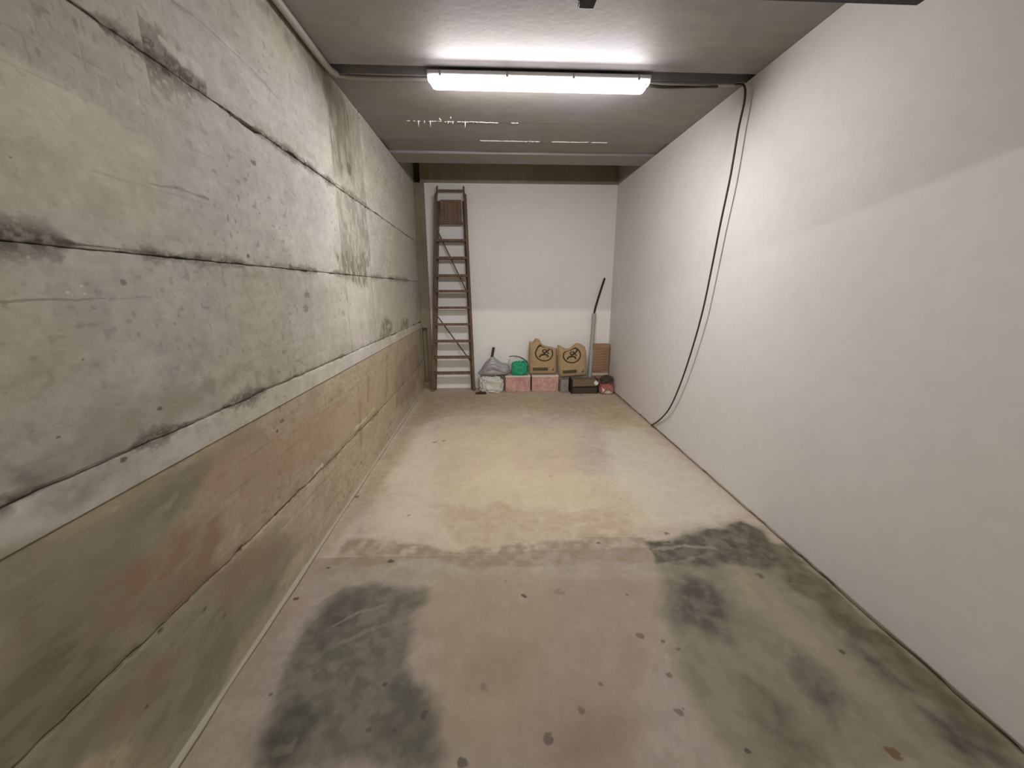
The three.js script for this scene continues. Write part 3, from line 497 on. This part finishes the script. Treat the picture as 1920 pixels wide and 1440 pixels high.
// a filled paper sack: two pillow faces; warp moves its outline
function sack(w, h, d, s, warp) {
  const N = 40, pos = [], uv = [], idx = [];
  for (const side of [1, -1]) for (let j = 0; j <= N; j++) for (let i = 0; i <= N; i++) {
    const u = i / N * 2 - 1, v = j / N * 2 - 1, e = Math.pow(1 - Math.pow(Math.abs(u), 5), 0.42) * Math.pow(1 - Math.pow(Math.abs(v), 5), 0.42);
    let x = u * w / 2, y = (v + 1) / 2 * h, z = side * d / 2 * e * (1 + 0.22 * (fbm(u * 1.7 + 5, v * 1.7 + side * 9, 4, s) - 0.5)) + 0.012 * e * (fbm(u * 6 + 2, v * 5 + side, 3, s + 2) - 0.5);
    [x, y] = warp(u, v, x, y); pos.push(x, y, z); uv.push((u + 1) / 2, (v + 1) / 2);
  }
  const M = (N + 1) * (N + 1);
  for (let k = 0; k < 2; k++) for (let j = 0; j < N; j++) for (let i = 0; i < N; i++) { const a = k * M + j * (N + 1) + i, b = a + 1, c = a + N + 1, e = c + 1; if (k) idx.push(a, c, b, b, c, e); else idx.push(a, b, c, b, e, c); }
  const g = new THREE.BufferGeometry(); g.setAttribute('position', new THREE.Float32BufferAttribute(pos, 3)); g.setAttribute('uv', new THREE.Float32BufferAttribute(uv, 2)); g.setIndex(idx); g.computeVertexNormals(); return g;
}
function canvasTexture(w, h, draw) {
  const c = document.createElement('canvas'); c.width = w; c.height = h; draw(c.getContext('2d'), w, h);
  const t = new THREE.CanvasTexture(c); t.colorSpace = THREE.SRGBColorSpace; return t;
}
const kraft = (ring) => canvasTexture(512, 640, (g, w, h) => {
  g.fillStyle = '#b29973'; g.fillRect(0, 0, w, h);
  for (let k = 0; k < 2600; k++) { const a = rnd(); g.fillStyle = a > 0.5 ? 'rgba(196,166,122,0.10)' : 'rgba(120,92,58,0.10)'; g.fillRect(rnd() * w, rnd() * h, 6 + rnd() * 50, 2 + rnd() * 8); }
  const [cx, cy, r] = ring; g.strokeStyle = '#3e3624'; g.lineCap = 'round'; g.lineWidth = 24; g.beginPath(); g.ellipse(cx, cy, r, r * 0.98, 0, 0, Math.PI * 2); g.stroke();
  g.lineWidth = 30; const q = (x, y) => [cx + x * r, cy + y * r];
  g.beginPath(); g.moveTo(...q(-0.55, 0.42)); g.quadraticCurveTo(...q(-0.3, 0.05), ...q(0.02, 0.16)); g.quadraticCurveTo(...q(0.35, 0.1), ...q(0.42, 0.42)); g.stroke();
  g.beginPath(); g.moveTo(...q(-0.18, 0.22)); g.lineTo(...q(0.18, -0.22)); g.quadraticCurveTo(...q(0.5, -0.3), ...q(0.62, -0.62)); g.stroke();
  g.lineWidth = 24; g.beginPath(); g.arc(...q(0.04, -0.3), r * 0.22, Math.PI * 0.6, Math.PI * 1.9); g.stroke();
  g.beginPath(); g.moveTo(...q(0.2, -0.2)); g.quadraticCurveTo(...q(0.42, -0.12), ...q(0.5, 0.04)); g.stroke();
  g.fillStyle = '#4b4a34'; g.fillRect(w * 0.12, h * 0.765, w * 0.5, h * 0.10);
  g.fillStyle = 'rgba(166,140,98,0.42)'; for (let k = 0; k < 7; k++) g.fillRect(w * (0.145 + k * 0.062), h * 0.79, w * 0.016, h * 0.05);
  g.fillStyle = '#51462f'; g.beginPath(); g.moveTo(w * 0.78, h * 0.86); g.lineTo(w * 0.86, h * 0.77); g.lineTo(w * 0.86, h * 0.86); g.fill();
});
{
  const rough = { bumpMap: grey(256, 1, (x, y) => fbm(x * 9, y * 9, 5, 95)), bumpScale: 0.006 };
  // white bag on the floor
  const wb = mesh('plastic_bag', lump(0.34, 0.235, 0.23, { amp: 0.3, freq: 5.4, s: 3, box: 0.55 }), new THREE.MeshPhysicalMaterial({ color: 0xcfcec4, roughness: 0.4, clearcoat: 0.3, clearcoatRoughness: 0.35 }));
  wb.position.set(-0.03, 0, -5.235); wb.userData = { label: 'crumpled whitish plastic bag on the floor beside the ladder foot', category: 'bag' };
  // grey sheeting over it
  const gb = mesh('plastic_sheeting', lump(0.445, 0.235, 0.22, { amp: 0.16, freq: 3.4, s: 8, box: 0.7, shape: ([x, y, z]) => [x, y * (0.86 + 0.42 * Math.exp(-(((x + 0.02) / 0.09) ** 2)) - 0.75 * smooth(-0.1, -0.27, x)) , z * (1 - 0.5 * smooth(0.1, 0.3, y))] }), new THREE.MeshPhysicalMaterial({ color: 0x9a979c, roughness: 0.42, clearcoat: 0.35, clearcoatRoughness: 0.3 }));
  gb.position.set(0.008, 0.237, -5.235); gb.userData = { label: 'bundle of grey plastic sheeting lying on the whitish bag', category: 'sheeting' };
  const st = mesh('dark_stick', bar([-0.10, 0.002, -5.385], [0.006, 0.575, -5.40], 0.036, 0.022, 0.004), mat(0x3c3534, 0.7)); st.userData = { label: 'dark stick poking up behind the grey plastic sheeting', category: 'stick' };
  const lf = mesh('brown_scrap', lump(0.15, 0.03, 0.05, { amp: 0.3, freq: 4, s: 23, detail: 16 }), mat(0x4a2f22, 0.9)); lf.position.set(-0.17, 0, -5.085); lf.userData = { label: 'small dark brown scrap on the floor between ladder foot and bag', category: 'scrap' };

  // two pink packs
  const pinkPaint = (s, a) => new Surface(256, 192, -0.2, -0.15, 0.4, 0.3, (u, v) => {
    const n = hash(Math.floor(u * 190), Math.floor(v * 150), s), m = fbm(u * 60, v * 24, 3, s), q = smooth(0.35, 0.7, fbm(u * 9, v * 12, 3, s + 2)), k = (n - 0.5) * 46 + (m - 0.5) * 46;
    return [203 + k * 0.7 - 10 * q * a, 163 + k - 18 * q * a, 152 + k - 14 * q * a];
  });
  const packs = [[0.155, 0.497, 0.222, 'pink speckled pack with a white rim under the green bag', 131, 1.4], [0.512, 0.878, 0.222, 'pale pink speckled pack carrying a printed paper sack', 141, 0.3]];
  for (const [x0, x1, h, label, s, a] of packs) {
    const t = thing('pink_pack', label, 'pack', [(x0 + x1) / 2, 0, -5.345 + 0.085]);
    mesh('body', rbox(x1 - x0 - 0.006, h - 0.016, 0.19, 0.008).translate(0, (h - 0.016) / 2, 0), painted(pinkPaint(s, a), 0.85, reliefPlaster, 0.004), t);
    mesh('rim', rbox(x1 - x0, 0.02, 0.196, 0.006).translate(0, h - 0.01, 0), mat(0xdccfc8, 0.7), t);
  }
  // green bag and the white sack behind it
  const gr = thing('green_bag', 'crumpled bright green bag lying on the pink pack', 'bag', [0.354, 0.223, -5.243]);
  mesh('bag_body', lump(0.235, 0.185, 0.155, { amp: 0.2, freq: 3.6, s: 14, box: 0.6 }), mat(0x1f9a72, 0.55), gr);
  mesh('handle', cappedTube([[0.0, 0.10, 0.05], [0.01, 0.17, 0.04], [0.045, 0.195, 0.02], [0.08, 0.17, 0.03], [0.085, 0.10, 0.05]], 0.006, 30, 6), mat(0x2aa780, 0.55), gr);
  mesh('handle', cappedTube([[-0.03, 0.12, 0.04], [-0.035, 0.16, 0.0], [0.0, 0.185, -0.02], [0.03, 0.15, -0.03]], 0.006, 30, 6), mat(0x23936d, 0.55), gr);
  const ws = thing('white_sack', 'white sack with a dark cord handle behind the green bag', 'sack', [0.335, 0.223, -5.378]);
  mesh('sack_body', lump(0.29, 0.215, 0.085, { amp: 0.14, freq: 3, s: 29, box: 0.7 }), mat(0xd6d0c6, 0.6), ws);
  mesh('cord', cappedTube([[-0.115, 0.225, 0.01], [-0.06, 0.236, 0.02], [0.02, 0.225, 0.03], [0.08, 0.195, 0.035], [0.13, 0.15, 0.03]], 0.006, 40, 6), mat(0x3b3733, 0.7), ws);

  // two printed paper sacks
  const s1 = mesh('paper_sack', sack(0.385, 0.43, 0.15, 33, (u, v, x, y) => {
    const top = smooth(0.55, 1, v); return [x * (1 - 0.04 * smooth(0.6, 1, v)) + 0.012 * (1 - v) * (1 - Math.abs(u)), y - top * (0.03 + 0.05 * u) + top * 0.062 * Math.exp(-(((u + 0.42) / 0.27) ** 4)) + 0.012 * top * (noise(u * 4, 2, 5) - 0.5)];
  }), mat(0xffffff, 0.85, { map: kraft([262, 205, 152]), ...rough }));
  s1.position.set(0.668, 0.224, -5.26); s1.rotation.x = -0.03; s1.userData = { label: 'brown printed paper sack with a twisted corner standing on the pale pink pack', category: 'sack', group: 'printed paper sacks' };
  const s2 = mesh('paper_sack', sack(0.385, 0.43, 0.15, 47, (u, v, x, y) => {
    const top = smooth(0.5, 1, v); return [x * (1 + 0.05 * smooth(0.3, 1, -v) * (u < 0 ? -1.6 : 0.2) - 0.05 * smooth(0.5, 1, v) * (u > 0 ? 1.6 : 0)), y + top * (0.03 * Math.sin(u * 4.2 - 0.2) - 0.015) + 0.01 * top * (noise(u * 4, 7, 6) - 0.5)];
  }), mat(0xffffff, 0.85, { map: kraft([238, 196, 150]), ...rough }));
  s2.position.set(1.068, 0.200, -5.20); s2.rotation.set(-0.03, 0, 0.055); s2.userData = { label: 'brown printed paper sack leaning on the dark strapped case', category: 'sack', group: 'printed paper sacks' };

  // grey block, dark case, upright slab, crumpled red sack, cords
  const gk = mesh('cement_block', rbox(0.11, 0.17, 0.11, 0.012, 3).translate(0, 0.085, 0), painted(concretePaint, 0.95, reliefRough, 0.01)); gk.position.set(0.948, 0, -5.17); gk.rotation.y = 0.12;
  gk.userData = { label: 'small rough grey block between the pink pack and the dark case', category: 'block' };
  const ca = thing('storage_case', 'dark brown case in two layers with black straps under a paper sack', 'case', [1.205, 0, -5.115]);
  const ribs = [rbox(0.345, 0.085, 0.17, 0.006).translate(0, 0.0425, 0)]; for (let k = 0; k < 15; k++) ribs.push(box(-0.16 + k * 0.0228, -0.15 + k * 0.0228, 0.012, 0.06, 0.084, 0.09));
  mesh('body', merge(ribs), mat(0x4a3f34, 0.8), ca);
  mesh('lid', rbox(0.34, 0.092, 0.175, 0.012, 3).translate(0, 0.142, 0), mat(0x766651, 0.85), ca);
  mesh('seam', rbox(0.348, 0.01, 0.178, 0.002).translate(0, 0.091, 0), mat(0x1e1a17, 0.8), ca);
  for (const x of [-0.172, 0.168]) mesh('strap', rbox(0.018, 0.19, 0.182, 0.004).translate(x, 0.096, 0), mat(0x151312, 0.7), ca);
  mesh('cap', new THREE.CylinderGeometry(0.026, 0.03, 0.02, 20).rotateX(Math.PI / 2).translate(0.146, 0.146, 0.097), mat(0xe6e2da, 0.4), ca).userData.label = 'round white cap';
  const sl = thing('upright_slab', 'reddish brown ribbed slab standing upright in the corner', 'slab', [1.478, 0, -5.352]);
  const rust = new Surface(128, 256, -0.15, 0, 0.3, 0.65, (u, v) => { const k = (fbm(u * 12, v * 40, 4, 151) - 0.5) * 46; return [158 + k, 124 + k * 0.9, 98 + k * 0.8]; });
  mesh('body', rbox(0.228, 0.62, 0.075, 0.005).translate(0, 0.31, 0), painted(rust, 0.85, reliefRough, 0.004), sl);
  for (let k = 0; k < 9; k++) mesh('rib', rbox(0.222, 0.026, 0.012, 0.004).translate(0, 0.27 + k * 0.037, 0.038), painted(rust, 0.85, reliefRough, 0.003), sl);
  mesh('band', rbox(0.224, 0.034, 0.012, 0.003).translate(0, 0.20, 0.039), mat(0xc9bda6, 0.7), sl).userData.label = 'pale band';
  const redCloth = canvasTexture(256, 256, (g, w, h) => { g.fillStyle = '#b06a62'; g.fillRect(0, 0, w, h); g.fillStyle = '#d8d2c2'; for (const q of [[0.12, 0.2, 0.08, 0.75, 0.3, 0.5], [0.2, 0.1, 0.55, 0.05, 0.5, 0.55], [0.5, 0.1, 0.8, 0.08, 0.6, 0.5], [0.85, 0.1, 0.95, 0.6, 0.75, 0.15]]) { g.beginPath(); g.moveTo(q[0] * w, h - q[1] * h); g.lineTo(q[2] * w, h - q[3] * h); g.lineTo(q[4] * w, h - q[5] * h); g.fill(); } g.fillStyle = '#5a4a40'; for (let k = 0; k < 12; k++) g.fillRect(rnd() * w, rnd() * h, 18, 8); });
  const rs = mesh('crumpled_sack', lump(0.205, 0.14, 0.2, { amp: 0.22, freq: 3.8, s: 61, box: 0.6 }), mat(0xffffff, 0.7, { map: redCloth })); rs.position.set(1.496, 0, -5.06);
  rs.userData = { label: 'crumpled red and white sack on the floor against the white wall corner', category: 'sack' };
  const coil = []; for (let k = 0; k < 5; k++) { const pts = []; for (let i = 0; i <= 26; i++) { const a = i / 26 * Math.PI * 2; pts.push([Math.cos(a) * (0.074 + 0.012 * Math.sin(k * 2 + a)), 0.010 + k * 0.013 + 0.010 * Math.sin(a * 2 + k), Math.sin(a) * (0.072 + 0.01 * Math.cos(k + a * 2))]); } coil.push(tube(pts, 0.009, 60, 7)); }
  const co = mesh('rope_coil', merge(coil), mat(0x55483a, 0.9)); co.position.set(1.496, 0.150, -5.065); co.userData = { label: 'dark brown coil of cord lying on the red and white sack', category: 'rope' };

  // metal channel with a black rod
  const ch = thing('metal_channel', 'grey metal channel leaning on the end wall with a black rod rising from it', 'metal bar', [1.318, 0, -5.285]);
  const A = [0, 0.0, 0], B = [0.052, 1.03, -0.105];
  mesh('web', bar(A, B, 0.05, 0.008), mat(0xb2b0a6, 0.5), ch);
  for (const x of [-0.022, 0.022]) mesh('flange', bar([A[0] + x, A[1], A[2] + 0.014], [B[0] + x, B[1], B[2] + 0.014], 0.006, 0.03, 0.002), mat(0xa6a49a, 0.5), ch);
  mesh('rod', cappedTube([[0.046, 0.88, -0.113], [0.062, 1.05, -0.121], [0.118, 1.28, -0.125], [0.177, 1.485, -0.1265]], 0.0125, 40, 10), mat(0x14110f, 0.6), ch).userData.label = 'thin bent black rod';
}

renderer.render(scene, camera);
